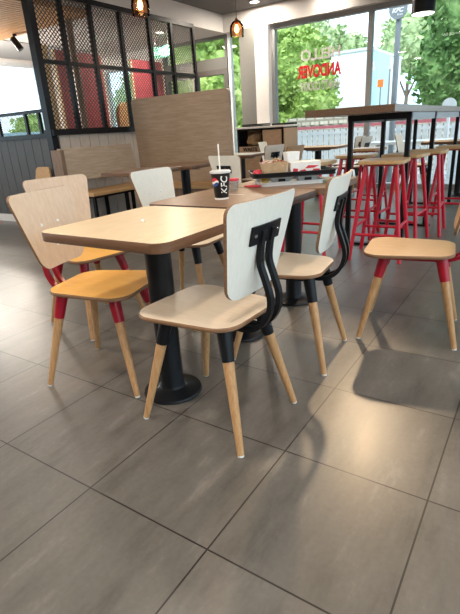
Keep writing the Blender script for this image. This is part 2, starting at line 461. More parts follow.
# the mesh screen on top
ms = thing('mesh_screen', 'tall black framed metal mesh screen above the whitewashed low wall', 'screen', (PX - .03, 3.15, 0))
bm = new(); box(bm, -.05, .05, -.05, .035, 0, 2.69); obj('corner_post', bm, M['black'], ms)
bm = new(); box(bm, -.10, .085, -.04, 3.08, 1.12, 1.19); obj('ledge', bm, M['black'], ms)
bm = new(); box(bm, -.03, .03, .035, 3.04, 2.63, 2.69); obj('top_rail', bm, M['black'], ms)
YV = [3.15, 3.575, 4.03, 4.55, 5.13, 5.62, 6.18]
bm = new(); box(bm, -.022, .022, .035, 3.02, 1.915, 1.96); obj('middle_rail', bm, M['black'], ms)
for yv in YV[1:]:
    bm = new(); box(bm, -.028, .028, yv - 3.15 - .025, yv - 3.15 + .025, 1.19, 2.63); obj('upright', bm, M['black'], ms)
def lattice(bm, a0, a1, z0, z1, pw, ph, t, put):
    """diamond mesh between a0..a1 and z0..z1; put(a,z,d)->point"""
    W, H = a1 - a0, z1 - z0; k = ph / pw
    for sgn in (1, -1):
        n0 = -int(H / ph) - 2; n1 = int(W / pw) + int(H / ph) + 4
        for i in range(n0, n1):
            # line: z = sgn*k*(a - off)
            off = i * pw
            if sgn == 1: pts = [(off, 0), (off + H / k, H)]
            else: pts = [(off, H), (off + H / k, 0)]
            (xa, za), (xb, zb) = pts
            if xb <= 0 or xa >= W: continue
            if xa < 0: za += (zb - za) * (-xa) / (xb - xa); xa = 0
            if xb > W: zb = za + (zb - za) * (W - xa) / (xb - xa); xb = W
            if xb - xa < .004: continue
            d = Vector((xb - xa, zb - za)).normalized(); n = Vector((-d.y, d.x)) * t / 2
            q = [(xa - n.x, za - n.y), (xb - n.x, zb - n.y), (xb + n.x, zb + n.y), (xa + n.x, za + n.y)]
            v = [bm.verts.new(put(a0 + a, z0 + z, dd)) for dd in (-t / 2, t / 2) for a, z in q]
            for f in ((0, 1, 2, 3), (7, 6, 5, 4), (0, 4, 5, 1), (1, 5, 6, 2), (2, 6, 7, 3), (3, 7, 4, 0)):
                bm.faces.new([v[i_] for i_ in f])
for i in range(6):
    for z0, z1 in ((1.19, 1.915), (1.96, 2.63)):
        bm = new(); lattice(bm, YV[i] - 3.15 + .03, YV[i + 1] - 3.15 - .025, z0, z1, (.052), .052, .0075, lambda a, z, d: (d, a, z))
        obj('mesh_panel', bm, M['meshmetal'], ms)
# short rail with mesh on the grey wall
mr = thing('mesh_rail', 'low dark rail with fine mesh infill on top of the grey wall', 'railing', (-5.79, 3.24, 1.10))
bm = new(); box(bm, -2.1, 2.1, -.07, .07, 0, .055); obj('ledge', bm, M['black'], mr)
bm = new(); box(bm, -2.1, 2.1, -.018, .018, .30, .34); obj('top_rail', bm, M['black'], mr)
ux = [-2.1 + .62 * i for i in range(7)] + [1.9]
for u in ux:
    bm = new(); box(bm, u - .02, u + .02, -.018, .018, .055, .30); obj('upright', bm, M['black'], mr)
for a, b_ in zip(ux[2:], ux[3:]):
    bm = new(); lattice(bm, a + .02, b_ - .02, .055, .30, .03, .03, .004, lambda a, z, d: (a, d, z)); obj('mesh_panel', bm, M['meshmetal'], mr)

# ------------------------------------------------------------------ booth
bench = thing('bench', 'light oak bench with tall plain back against whitewashed board wall', 'bench', (-3.2, 3.7, 0))
bm = new()
# raked back board (a sheared box)
def raked(bm, y0, y1, xb, zb, xt, zt, th):
    q = [(xb, zb), (xb + th, zb), (xt + th, zt), (xt, zt)]
    A = [bm.verts.new((x, y0, z)) for x, z in q]; B = [bm.verts.new((x, y1, z)) for x, z in q]
    for i in range(4): bm.faces.new([A[i], A[(i + 1) % 4], B[(i + 1) % 4], B[i]])
    bm.faces.new(A[::-1]); bm.faces.new(B)
raked(bm, -.6, .62, -.21, .575, -.28, .965, .05); obj('backrest', bm, M['panelwood_y'], bench)
bm = new(); raked(bm, -.655, -.6, -.335, .43, -.335, .95, .18); obj('end_panel', bm, M['booth_dark'], bench)
obj('seat', bbox(-.30, .2, -.55, .62, .395, .435, b=.006), M['seatwood'], bench)
for yy in (-.5, .05, .56):
    bm = new(); box(bm, .12, .16, yy - .018, yy + .018, 0, .395); obj('leg', bm, M['black'], bench)
    bm = new(); box(bm, -.28, -.24, yy - .018, yy + .018, 0, .395); obj('leg', bm, M['black'], bench)
bm = new(); box(bm, -.28, .16, -.52, .58, .365, .395); obj('seat_frame', bm, M['black'], bench)

booth = thing('booth_bench', 'bench with high flat oak back panel standing behind the booth tables', 'bench', (-2.55, 4.45, 0))
bm = new(); o_ = rpoly([(-.84, .30), (.75, .30), (.75, 1.535), (-.885, 1.535)], [.01, .02, .05, .05])
prism(bm, o_, -.025, .025, .004)
for v in bm.verts: v.co = Vector((v.co.x, v.co.z, v.co.y))
obj('back_panel', bm, M['panelwood'], booth)
obj('seat', bbox(-.40, .72, -.47, -.03, .395, .435, b=.006), M['seatwood'], booth)
bm = new(); box(bm, -.39, .7, -.42, -.03, .0, .395); obj('plinth', bm, M['booth_dark'], booth)
bm = new()
A = [(.73, -.45, 0), (.73, -.03, 0), (.73, -.03, .62), (.73, -.18, .62), (.73, -.45, .44)]
va = [bm.verts.new(p) for p in A]; vb = [bm.verts.new((p[0] + .04, p[1], p[2])) for p in A]
for i in range(5): bm.faces.new([va[i], va[(i + 1) % 5], vb[(i + 1) % 5], vb[i]])
bm.faces.new(va[::-1]); bm.faces.new(vb); obj('end_panel', bm, M['seatwood'], booth)

# ------------------------------------------------------------------ pedestal tables
def table(label, x, y, w, d, top, edge, z=.744, r=.055, th=.034, group='square pedestal tables', rz=0, base=True):
    t = thing('cafe_table', label, 'table', (x, y, 0), rz, group)
    bm = new(); prism(bm, rpoly([(-w / 2, -d / 2), (w / 2, -d / 2), (w / 2, d / 2), (-w / 2, d / 2)], r), z - th, z, .002, 0, 1)
    obj('tabletop', bm, [top, edge], t, True)
    bm = new(); lathe(bm, [(.0, 0), (.122, 0), (.126, .006), (.123, .014), (.066, .022), (.055, .028), (.050, .04), (.049, .3), (.052, .42), (.052, z - th - .03), (.0, z - th - .03)], 36)
    obj('pedestal', bm, M['black'], t, True)
    bm = new(); box(bm, -.2, .2, -.022, .022, z - th - .03, z - th - .001); box(bm, -.022, .022, -.2, .2, z - th - .03, z - th - .001)
    obj('top_bracket', bm, M['frame_grey'], t)
    return t
T1 = table('square light oak table nearest the viewer, corner toward the viewer, top bare', (.316), .598, .61, .61, M['t_light'], M['t_edge'])
T2 = table('dark walnut square table carrying the black drink cup', .272, 1.245, .635, .62, M['walnut'], M['w_edge'])
T3 = table('pale-edged walnut table carrying the trays of food, behind the table with the cup', .30, 1.84, .62, .55, M['walnut'], M['t_edge'])
table('brown table before the light bench, behind the white chair on the left', -1.83, 2.82, .52, .66, M['walnut'], M['t_edge'], z=.735, r=.03, group='booth tables')
table('brown table standing close to the high oak back panel', -1.85, 3.52, .68, .62, M['walnut'], M['t_edge'], z=.735, r=.03, group='booth tables')
table('pale table between the rear-view white chair and the waste bin unit', -1.97, 4.92, .58, .6, M['counter'], M['t_edge'], group='back tables')
table('oak table by the big window, beyond the open-sided high table, left one', -1.45, 6.35, .8, .62, M['seatwood'], M['t_edge'], group='window tables')
table('oak table by the big window, right one at the photo edge', .55, 6.64, 1.0, .62, M['seatwood'], M['t_edge'], group='window tables')

# ------------------------------------------------------------------ chairs
def make_chair(name, label, frame, seat_m, back_m, loc, rz, group):
    t = thing(name, label, 'chair', loc, rz, group)
    bm = new()
    out = rpoly([(-.187, -.165), (.232, -.212), (.232, .212), (-.187, .165)], [.09, .085, .085, .09], 8)
    prism(bm, out, .434, .450, .004, 0, 1)
    obj('seat', bm, [seat_m, M['edge']], t, True)
    # backrest
    bm = new(); NV, NU = 22, 10
    zb, zt = .535, .855; H = zt - zb
    def half(z):
        v = (z - zb) / H; w = .146 + (.206 - .146) * v
        rb, rt = .05, .035
        if z < zb + rb: w -= rb - math.sqrt(max(0, rb * rb - (zb + rb - z) ** 2))
        if z > zt - rt: w -= rt - math.sqrt(max(0, rt * rt - (z - zt + rt) ** 2))
        return w
    zs = []
    for i in range(NV + 1):
        a = i / NV; zs.append(zb + H * (.5 - .5 * math.cos(PI * a)))
    th = .012
    grid = {}
    for s, off in ((0, th / 2), (1, -th / 2)):
        for i, z in enumerate(zs):
            w = half(z)
            for j in range(NU + 1):
                u = -w + 2 * w * j / NU
                xx = -.180 - (z - zb) * .235 + .55 * u * u + off
                grid[s, i, j] = bm.verts.new((xx, u, z))
    for s in (0, 1):
        for i in range(NV):
            for j in range(NU):
                bm.faces.new([grid[s, i, j], grid[s, i, j + 1], grid[s, i + 1, j + 1], grid[s, i + 1, j]]).material_index = 0
    ring = [(0, j) for j in range(NU + 1)] + [(i, NU) for i in range(1, NV + 1)] + [(NV, j) for j in range(NU - 1, -1, -1)] + [(i, 0) for i in range(NV - 1, 0, -1)]
    for k in range(len(ring)):
        a, b_ = ring[k], ring[(k + 1) % len(ring)]
        bm.faces.new([grid[(0,) + a], grid[(0,) + b_], grid[(1,) + b_], grid[(1,) + a]]).material_index = 1
    bk = obj('backrest', bm, [back_m, M['edge']], t, True)
    for (u, z) in ((-.055, .715), (.055, .715), (0, .62)):
        bm = new(); xx = -.180 - (z - zb) * .235 + .55 * u * u + th / 2
        rod(bm, (xx - .001, u, z), (xx + .004, u, z), .0075, .006, 10); b2 = obj('bolt', bm, M['signwhite'], bk, True)  # white colour stands in for the glare on the bolt heads
    # legs with metal sockets
    for sx in (1, -1):
        for sy in (1, -1):
            top = Vector((sx * .128, sy * .112, .428)); ft = Vector((sx * .2275, sy * .195, .0))
            d = ft - top
            bm = new(); rod(bm, top + d * .24, ft - d * .018, .0205, .0125, 16); lg = obj('leg', bm, M['leg'], t, True)
            bm = new(); rod(bm, ft - d * .018, ft, .0125, .011, 12); obj('glide', bm, M['glide'], lg, True)
            bm = new(); rod(bm, top, top + d * .25, .027, .0225, 16); obj('leg_socket', bm, frame, t, True)
    bm = new()
    for sy in (1, -1): box(bm, -.14, .14, sy * .112 - .016, sy * .112 + .016, .412, .434)
    for sx in (1, -1): box(bm, sx * .128 - .016, sx * .128 + .016, -.12, .12, .41, .433)
    box(bm, -.13, .10, -.05, -.02, .418, .434); box(bm, -.13, .10, .02, .05, .418, .434)
    obj('seat_frame', bm, frame, t)
    path = smooth_path([(-.02, .422), (-.10, .405), (-.165, .400), (-.222, .425), (-.256, .475), (-.263, .53), (-.246, .59), (-.2285, .645), (-.233, .70), (-.245, .755)], 6)
    for sy in (1, -1):
        bm = new(); sweep_flat(bm, path, sy * .028, .021, .017)
        obj('back_support', bm, frame, t)
    bm = new()
    for k in range(8):
        u0, u1 = -.085 + .17 * k / 8, -.085 + .17 * (k + 1) / 8
        pts = []
        for u in (u0, u1):
            for z in (.712, .772):
                xb = -.180 - (z - zb) * .235 + .55 * u * u - th / 2
                pts.append([(xb - .0005, u, z), (xb - .0085, u, z)])
        v = [bm.verts.new(p) for q in pts for p in q]   # (u0,z0)f,b (u0,z1)f,b (u1,z0)f,b (u1,z1)f,b
        for f in ((0, 2, 6, 4), (1, 5, 7, 3), (0, 4, 5, 1), (2, 3, 7, 6)): bm.faces.new([v[i] for i in f])
        if k == 0: bm.faces.new([v[i] for i in (0, 1, 3, 2)])
        if k == 7: bm.faces.new([v[i] for i in (4, 6, 7, 5)])
    bmesh.ops.remove_doubles(bm, verts=bm.verts[:], dist=1e-5)
    bp = obj('bracket', bm, frame, t)
    for u in (-.066, .066):
        bm = new(); z = .742; xb = -.180 - (z - zb) * .235 + .55 * u * u - th / 2 - .0085
        rod(bm, (xb, u, z), (xb - .003, u, z), .006, .005, 10); obj('screw', bm, M['chrome'], bp, True)
    return t
R_ = math.radians
G1 = 'chairs with wooden legs'
cw = make_chair('dining_chair', 'nearest chair, white backrest seen from behind, black frame, at the light oak table', M['black'], M['birch'], M['white_ply'], (.592, .566, 0), R_(178), G1)
cr = make_chair('dining_chair', 'red framed chair with warm-lit honey seat and bolted birch back, left of light oak table', M['red'], M['honey'], M['back_birch'], (-.052, .606, 0), R_(15), G1)
cn = make_chair('dining_chair', 'red framed chair with tan seat standing alone at the right edge', M['red'], M['tan'], M['tan'], (1.05, 1.68, 0), R_(188.5), G1)
cb = None
copy_tree(cw, (.60, 1.178, 0), R_(187), 'white backed black framed chair at the walnut table, behind the nearest chair')
copy_tree(cw, (-.262, 1.505, 0), R_(4), 'white backed chair facing right on the left side of the walnut table')
copy_tree(cr, (-.62, 1.02, 0), R_(-9), 'birch backed red framed chair directly behind the bolted one on the left')
copy_tree(cw, (-.71, 2.93, 0), R_(76), 'white chair with black bracket seen from behind, left of the cup straw')
copy_tree(cw, (-1.52, 4.66, 0), R_(172), 'white chair with black bracket in front of the waste cabinet, above the chip box', 'chairs at the back')
copy_tree(cn, (-1.03, 4.20, 0), R_(178), 'wooden backed chair with red back supports, behind the red and white food box', 'chairs at the back')
copy_tree(cw, (-1.15, 6.78, 0), R_(176), 'white chair by the big window seen through high table legs, left of a pair', 'chairs by the window')
copy_tree(cw, (-.9, 6.3, 0), R_(176), 'white chair by the big window seen through high table legs, right of a pair', 'chairs by the window')
copy_tree(cw, (-2.02, 6.05, 0), R_(10), 'white chair at the left end of the left window table, beside the waste bin unit', 'chairs by the window')
copy_tree(cw, (-.05, 6.5, 0), R_(0), 'pale chair at the left end of the window table on the photo right', 'chairs by the window')

# ------------------------------------------------------------------ bar stools and high table
def make_stool(label, loc, rz, group):
    t = thing('bar_stool', label, 'stool', loc, rz, group)
    bm = new(); prism(bm, rpoly([(-.175, -.175), (.175, -.175), (.175, .175), (-.175, .175)], .065, 7), .744, .772, .005, 0, 1)
    obj('seat', bm, [M['tan'], M['seatwood']], t, True)
    def P(sx, sy, z):
        k = .112 + (.198 - .112) * (1 - z / .75); return Vector((sx * k, sy * k, z))
    for sx in (1, -1):
        for sy in (1, -1):
            bm = new(); rod(bm, P(sx, sy, .744), P(sx, sy, 0), .0165, .0155, 12); obj('leg', bm, M['stoolred'], t, True)
    for (a, b_, z) in (((1, -1), (1, 1), .27), ((-1, -1), (-1, 1), .27), ((-1, -1), (1, -1), .21), ((-1, 1), (1, 1), .21)):
        bm = new(); rod(bm, P(*a, z), P(*b_, z), .0115, .0115, 10); obj('footrest', bm, M['stoolred'], t, True)
    bm = new(); box(bm, -.125, .125, -.125, .125, .730, .744); obj('seat_frame', bm, M['stoolred'], t)
    return t
G2 = 'red bar stools'
st = make_stool('nearest red bar stool under the near end of the high table', (.485, 3.08, 0), R_(4), G2)
copy_tree(st, (.50, 3.68, 0), R_(-3), 'red bar stool on the right of the high table, second in the receding row')
copy_tree(st, (.59, 4.11, 0), R_(4), 'red bar stool on the right of the high table, third in the receding row')
copy_tree(st, (.74, 4.75, 0), R_(0), 'red bar stool farthest along the right side of the high table')
copy_tree(st, (.03, 3.78, 0), R_(5), 'red bar stool on the left side of the high table, behind its near black leg')
copy_tree(st, (-.2, 4.85, 0), R_(-4), 'red bar stool on the left side of the high table, farther one')
copy_tree(st, (-.1, 3.03, 0), R_(1), 'red bar stool behind the food trays, legs showing between white chairs')

hi = thing('high_table', 'long high wooden table on black square-tube frames', 'table', (.26, 3.42, 0))
obj('tabletop', bbox(-.34, .34, -.57, 2.85, 1.105, 1.157, b=.003), M['hightop'], hi)
for yy in (0, .98, 2.4):
    for xx in (-.17, .31):
        bm = new(); box(bm, xx - .019, xx + .019, yy - .019, yy + .019, .02, 1.06); obj('leg', bm, M['black'], hi)
    bm = new(); box(bm, -.192, .332, yy - .022, yy + .022, 1.06, 1.105); obj('cross_rail', bm, M['black'], hi)
    bm = new(); box(bm, -.22, .36, yy - .03, yy + .03, 0, .02); obj('foot_bar', bm, M['black'], hi)
for xx in (-.17, .31):
    bm = new(); box(bm, xx - .012, xx + .012, .022, 2.38, 1.045, 1.105); obj('side_rail', bm, M['frame_grey'], hi)

bm = new(); box(bm, -7.2, -4.95, 3.02, 3.06, .0, .002); tag(obj('floor_tape', bm, M['redprint']), 'thin red tape line on the floor along the grey low wall', 'tape')
# ------------------------------------------------------------------ things on the tables
ZT = .744
# drink cup
cup = thing('drink_cup', 'black paper drink cup with white lettering, clear lid and straw', 'cup', (.258, 1.152, ZT))
rb, rt, hc = .0325, .0465, .125
bm = new(); lathe(bm, [(0, .004), (rb - .002, .004), (rb - .002, 0), (rb, 0), (rb, .004), (rt, hc), (rt + .002, hc + .002), (rt, hc + .004), (rt - .004, hc), (0, hc - .004)], 40)
obj('cup_body', bm, M['cupblack'], cup, True)
bm = new(); lathe(bm, [(rb - .003, -.0), (rb + .0006, .0), (rb + .0012, .008), (rb - .003, .009)], 40); obj('base_band', bm, M['whitecard'], cup, True)
bm = new(); lathe(bm, [(rt + .003, hc - .004), (rt + .004, hc + .004), (rt - .002, hc + .008), (rt - .006, hc + .007), (0, hc + .006)], 40); obj('lid', bm, M['silver'], cup, True)
bm = new(); rod(bm, (.0, .0, hc - .05), (-.005, .004, hc + .125), .0035, .0035, 10); obj('straw', bm, M['straw'], cup, True)
CA = math.atan2(-.705 - 1.172, 1.537 - .237)            # direction of the viewer seen from the cup
def wrap(name, me, mat, ang, z0, r_off, parent, rot=True):
    """bend a flat mesh (x right, y up) round the cup"""
    for v in me.vertices:
        x, y = (-v.co.y, v.co.x) if rot else (v.co.x, v.co.y)
        z = z0 + y; r = rb + (rt - rb) * (z / hc) + r_off + v.co.z
        a = ang + x / (rb + .008)
        v.co = Vector((r * math.cos(a), r * math.sin(a), z))
    me.materials.clear(); me.materials.append(mat)
    o = bpy.data.objects.new(name, me); COL.objects.link(o); o.parent = parent; return o
wrap('lettering', text_mesh('KFC', .044, .0004, 1.02, .0007, .15), M['signwhite'], CA + .42, .066, .0006, cup)
def disc_mesh(r, test, th=.0003, n=28):
    bm = new(); s = 2 * r / n; V = {}
    def gv(i, j):
        if (i, j) not in V: V[i, j] = bm.verts.new((-r + i * s, -r + j * s, th))
        return V[i, j]
    for i in range(n):
        for j in range(n):
            x, y = -r + (i + .5) * s, -r + (j + .5) * s
            if x * x + y * y < r * r and test(x / r, y / r): bm.faces.new([gv(i, j), gv(i + 1, j), gv(i + 1, j + 1), gv(i, j + 1)])
    me = bpy.data.meshes.new('roundel'); bm.to_mesh(me); bm.free(); return me
wave = lambda x: .22 * math.sin(x * 2.6)
wrap('roundel_red', disc_mesh(.020, lambda x, y: y > .2 + wave(x)), M['redprint'], CA - .75, .082, .0006, cup, False)
wrap('roundel_white', disc_mesh(.020, lambda x, y: -.25 + wave(x) <= y <= .2 + wave(x)), M['signwhite'], CA - .75, .082, .0006, cup, False)
wrap('roundel_blue', disc_mesh(.020, lambda x, y: y < -.25 + wave(x)), M['bluep'], CA - .75, .082, .0006, cup, False)

# sauce pot behind the cup
pot = thing('sauce_pot', 'small clear pot with a red lid beside the black drink cup', 'pot', (.125, 1.46, ZT))
bm = new(); lathe(bm, [(0, 0), (.026, 0), (.033, .052), (.031, .052), (.025, .003), (0, .003)], 28); obj('pot_body', bm, M['clear'], pot, True)
bm = new(); lathe(bm, [(0, .004), (.0245, .004), (.028, .034), (0, .034)], 24); obj('filling', bm, M['card'], pot, True)
bm = new(); lathe(bm, [(.0305, .050), (.0355, .050), (.036, .058), (.031, .061), (0, .060)], 28); obj('lid', bm, M['redlid'], pot, True)
tag(obj('stirrer', bbox(.15, .30, 1.285, 1.291, ZT + .0005, ZT + .0035, b=.001), M['straw']), 'thin pale stirrer lying on the walnut table beside the drink cup', 'stirrer')

# trays on the far tables
TA = R_(37)
def tray(label, mat, loc, w, d, rz, h=.02):
    t = thing('serving_tray', label, 'tray', loc, rz, 'serving trays')
    o = rpoly([(-w / 2, -d / 2), (w / 2, -d / 2), (w / 2, d / 2), (-w / 2, d / 2)], .035)
    bm = new(); prism(bm, o, 0, .005, .001); obj('tray_base', bm, mat, t, True)
    bm = new(); n = len(o); rings = []
    for sc, z in ((.955, .004), (.985, h), (1.03, h), (1.03, h - .004), (1.0, h - .004), (.975, .0)):
        rings.append([bm.verts.new((x * sc, y * sc, z)) for x, y in o])
    rings.append(rings[0])
    for A, B in zip(rings, rings[1:]):
        for i in range(n): bm.faces.new([A[i], A[(i + 1) % n], B[(i + 1) % n], B[i]])
    obj('rim', bm, mat, t, True); return t
tray('pale serving tray lying on the light oak table under clear tubs', M['silver'], (.29, 1.80, ZT + .0005), .36, .27, TA)
tray('black serving tray resting on clear tubs, holding the food boxes', M['black'], (.31, 1.80, ZT + .047), .47, .27, TA, .026)
def along(u, v):     # offset on the tray plane (u along its long side)
    return (.30 + u * math.cos(TA) - v * math.sin(TA), 1.80 + u * math.sin(TA) + v * math.cos(TA))
for k, (u, lab) in enumerate(((-.06, 'clear salad tub under the black tray, left one'), (.09, 'clear salad tub under the black tray, right one'))):
    x_, y_ = along(u, -.03)
    t = thing('salad_tub', lab, 'tub', (x_, y_, ZT + .0065), TA, 'clear tubs')
    bm = new()
    def fr(a, b_, z): return [bm.verts.new((sx * a, sy * b_, z)) for sx, sy in ((-1, -1), (1, -1), (1, 1), (-1, 1))]
    q = [fr(.042, .04, 0), fr(.062, .06, .034), fr(.066, .064, .038), fr(.062, .06, .0395)]
    for A, B in zip(q, q[1:]):
        for i in range(4): bm.faces.new([A[i], A[(i + 1) % 4], B[(i + 1) % 4], B[i]])
    bm.faces.new(q[0][::-1]); bm.faces.new(q[-1]); obj('tub_body', bm, M['silver'], t)
    bm = new(); box(bm, -.02, .02, -.056, -.05, .012, .028); obj('dark_print', bm, M['cupblack'], t)
ZB = ZT + .0525
# chip box
x_, y_ = along(-.10, -.05)
cb = thing('chip_box', 'open brown card box heaped with paper strips on the black tray, left', 'box', (x_, y_, ZB), TA)
bm = new()
def fr2(a, b_, z): return [bm.verts.new((sx * a, sy * b_, z)) for sx, sy in ((-1, -1), (1, -1), (1, 1), (-1, 1))]
q = [fr2(.058, .045, 0), fr2(.074, .052, .072), fr2(.070, .048, .072), fr2(.056, .043, .003)]
for A, B in zip(q, q[1:]):
    for i in range(4): bm.faces.new([A[i], A[(i + 1) % 4], B[(i + 1) % 4], B[i]])
bm.faces.new(q[0][::-1]); bm.faces.new(q[-1]); obj('box_body', bm, M['card'], cb)
bm = new(); rr = random.Random(3)
for i in range(46):
    a = rr.uniform(0, PI); cx_, cy_ = rr.uniform(-.045, .045), rr.uniform(-.03, .03); z = .052 + rr.uniform(0, .045) - .35 * abs(cx_)
    d = Vector((math.cos(a), math.sin(a), rr.uniform(-.4, .4))) * .022
    rod(bm, Vector((cx_, cy_, z)) - d, Vector((cx_, cy_, z)) + d, .004, .004, 5, rr.choice((0, 0, 1, 2)))
o = obj('contents', bm, [M['card'], M['whitecard'], M['redlid']], cb); o['kind'] = 'stuff'
# red and white box
x_, y_ = along(.07, -.04)
rw = thing('meal_box', 'white and red printed card box on the black tray, right of the chip box', 'box', (x_, y_, ZB), TA)
obj('box_body', bbox(-.082, .09, -.052, .052, 0, .066, b=.003), M['whitecard'], rw)
bm = new()
for pts in ([(-.02, .006), (.02, .006), (-.0, .026), (-.03, .02)], [(.0, .03), (.05, .03), (.08, .042), (.02, .046)], [(.035, .006), (.085, .006), (.085, .024), (.05, .026)], [(-.07, .012), (-.042, .012), (-.038, .03), (-.066, .034)]):
    A = [bm.verts.new((x, -.0528, z)) for x, z in pts]; B = [bm.verts.new((x, -.0518, z)) for x, z in pts]
    for i in range(4): bm.faces.new([A[i], A[(i + 1) % 4], B[(i + 1) % 4], B[i]])
    bm.faces.new(A[::-1]); bm.faces.new(B)
box(bm, .0895, .0906, -.03, .045, .008, .04)
obj('red_print', bm, M['redprint'], rw)
bm = new(); box(bm, -.075, .0, -.046, .046, .0655, .0665); obj('blue_lid_print', bm, M['silver'], rw)
# upright white carton with red stripes behind
x_, y_ = along(.03, .09)
cc = thing('carton', 'upright white carton standing behind the chip box on the black tray', 'carton', (x_, y_, ZB), TA + .3)
bm = new(); q = [fr2(.032, .02, 0), fr2(.042, .028, .115)]
for A, B in zip(q, q[1:]):
    for i in range(4): bm.faces.new([A[i], A[(i + 1) % 4], B[(i + 1) % 4], B[i]])
bm.faces.new(q[0][::-1]); bm.faces.new(q[-1]); obj('carton_body', bm, M['whitecard'], cc)
# crumpled wrappers
def crumple(label, cat, mat, loc, r, sq=.7, seed=1, name='wrapper'):
    bm = new(); bmesh.ops.create_icosphere(bm, subdivisions=3, radius=r)
    for v in bm.verts:
        n = noise.noise(v.co * (2.2 / r) * .5 + Vector((seed * 3.1, 0, 0))); v.co *= 1 + .45 * n; v.co.z *= sq
    mz = min(v.co.z for v in bm.verts)
    for v in bm.verts: v.co.z -= mz
    return tag(obj(name, bm, mat, None, False, loc), label, cat)
x_, y_ = along(-.195, -.07); crumple('crumpled red wrapper at the left end of the black tray', 'wrapper', M['redlid'], (x_, y_, ZB + .0005), .026)
crumple('yellow crumpled wrapper on the pale tray left of the clear tubs', 'wrapper', M['yellow'], (*along(-.155, -.06)[:2], ZT + .007), .026, .7, 4)
tag(obj('napkin', bbox(.13, .22, 1.565, 1.61, ZT + .001, ZT + .010, b=.003), M['redlid']), 'folded red napkin on the walnut table end, right of the red lidded pot', 'napkin')
crumple('tiny crumb of white paper on the front light oak table', 'paper', M['whitecard'], (.30, .56, ZT), .008, .8, 9, 'paper_scrap')
crumple('small yellow scrap on the floor left of the front pedestal', 'litter', M['yellow'], (.02, 1.16, 0.0), .014, .5, 11, 'paper_scrap')

# ------------------------------------------------------------------ waste bin unit
wb = thing('waste_unit', 'oak waste bin cabinet with open black bay below a pale worktop', 'cabinet', (-2.58, 6.6, 0))
# local: x -.5..+.4 , front at y=0, depth .55
bm = new()
box(bm, -.50, -.47, 0, .55, 0, 1.06); box(bm, .37, .40, .004, .546, 0, 1.06); box(bm, -.5, .4, .53, .55, .0, 1.06); box(bm, -.5, .4, 0, .55, 0, .08); box(bm, -.02, .01, 0, .5, .08, 1.06); box(bm, -.47, .37, 0, .03, 1.03, 1.06)
obj('carcass', bm, M['black'], wb)
bm = new(); box(bm, .40, .415, .02, .53, .08, 1.04); obj('side_panel', bm, M['binwood'], wb)
obj('worktop', bbox(-.52, .43, -.02, .56, 1.06, 1.09, b=.004), M['counter'], wb)
bm = new(); box(bm, .015, .365, -.004, .018, .09, 1.025); obj('door', bm, M['binwood'], wb)
bm = new(); box(bm, -.465, -.025, -.004, .018, .09, .77); obj('door', bm, M['binwood'], wb)
bm = new(); box(bm, -.47, -.02, .30, .32, .77, 1.03); obj('chute_back', bm, M['binwood'], wb)
text_obj('lettering', 'WASTE', .1, M['blackprint'], Matrix.Translation((-.245, -.006, .725)) @ Matrix.Rotation(PI / 2, 4, 'X'), wb, (.30, .065), bold=.004)
crumple('crumpled brown paper bag lying in the open bay of the waste cabinet', 'bag', M['paper'], (-2.82, 6.755, .772), .115, .85, 6, 'paper_bag')
for i, (lab) in enumerate(('black tray at the bottom of the stack on the waste cabinet', 'black tray on top of the stack on the waste cabinet')):
    tray(lab, M['black'], (-2.85, 6.88, 1.0905 + i * .024), .42, .32, 0)
tag(obj('tray_rack', bbox(-2.6, -2.17, 7.0, 7.12, 1.0905, 1.125, b=.004), M['black']), 'long black flat rack at the back of the waste cabinet worktop', 'rack')
tag(obj('menu_box', bbox(-.34, -.24, 6.38, 6.48, .7445, .84, b=.004), M['counter']), 'small cream carton near the window behind the high table', 'carton') if False else None

# orange wooden low seat in front of the grey wall
lo = thing('side_chair', 'orange-brown wooden low chair against the grey low wall, behind the black post', 'chair', (-3.86, 2.88, 0))
bm = new(); prism(bm, rpoly([(-.12, -.1), (.2, -.1), (.2, .2), (-.12, .2)], .04), .41, .44, .004); obj('seat', bm, M['seatwood'], lo, True)
bm = new(); prism(bm, rpoly([(-.18, .45), (.2, .45), (.2, .76), (-.06, .76)], [.02, .02, .03, .08]), -.012, .012, .003)
for v in bm.verts: v.co = Vector((v.co.x, .2 + v.co.z, v.co.y))
obj('backrest', bm, M['seatwood'], lo, True)
for sx in (-1, 1):
    for sy in (-1, 1):
        bm = new(); rod(bm, (.04 + sx * .11, .05 + sy * .11, .41), (.04 + sx * .13, .05 + sy * .12, 0), .016, .012); obj('leg', bm, M['leg'], lo, True)

# ------------------------------------------------------------------ behind the mesh
for lab, y0, y1, zt in (('red divider panel behind the mesh screen, left and larger', 4.52, 5.42, 2.36), ('red divider panel behind the mesh screen, right and smaller', 6.17, 6.98, 2.36)):
    t = thing('divider', lab, 'divider', (-5.0, (y0 + y1) / 2, 0), 0, 'red dividers')
    bm = new(); h = (y1 - y0) / 2; box(bm, -.02, .02, -h, h, .6, zt)
    y = -h
    while y < h - .02:
        box(bm, .02, .026, y + .002, y + .036, .62, zt - .02); y += .04
    obj('red_panel', bm, M['redpanel'], t)
    bm = new(); box(bm, -.025, .025, -h - .03, -h, 0, zt); box(bm, -.025, .025, h, h + .03, 0, zt); box(bm, -.025, .025, -h, h, .55, .6); obj('divider_frame', bm, M['tanwall'], t)
t = thing('board_panel', 'tan timber board standing left of the larger red divider', 'panel', (-5.06, 4.30, 0))
bm = new(); box(bm, -.03, .03, -.08, .14, 0.08, 2.42); obj('board', bm, M['tanwall'], t)
bm = new(); box(bm, -.08, .08, -.1, .16, 0, .08); obj('foot', bm, M['black'], t)
t = thing('lounge_chair', 'round-topped brown high-backed seat behind the mesh screen', 'chair', (-4.75, 5.65, 0))
bm = new(); prism(bm, rpoly([(-.24, .42), (.24, .42), (.22, 1.62), (-.22, 1.62)], [.02, .02, .19, .19], 8), -.04, .04, .01)
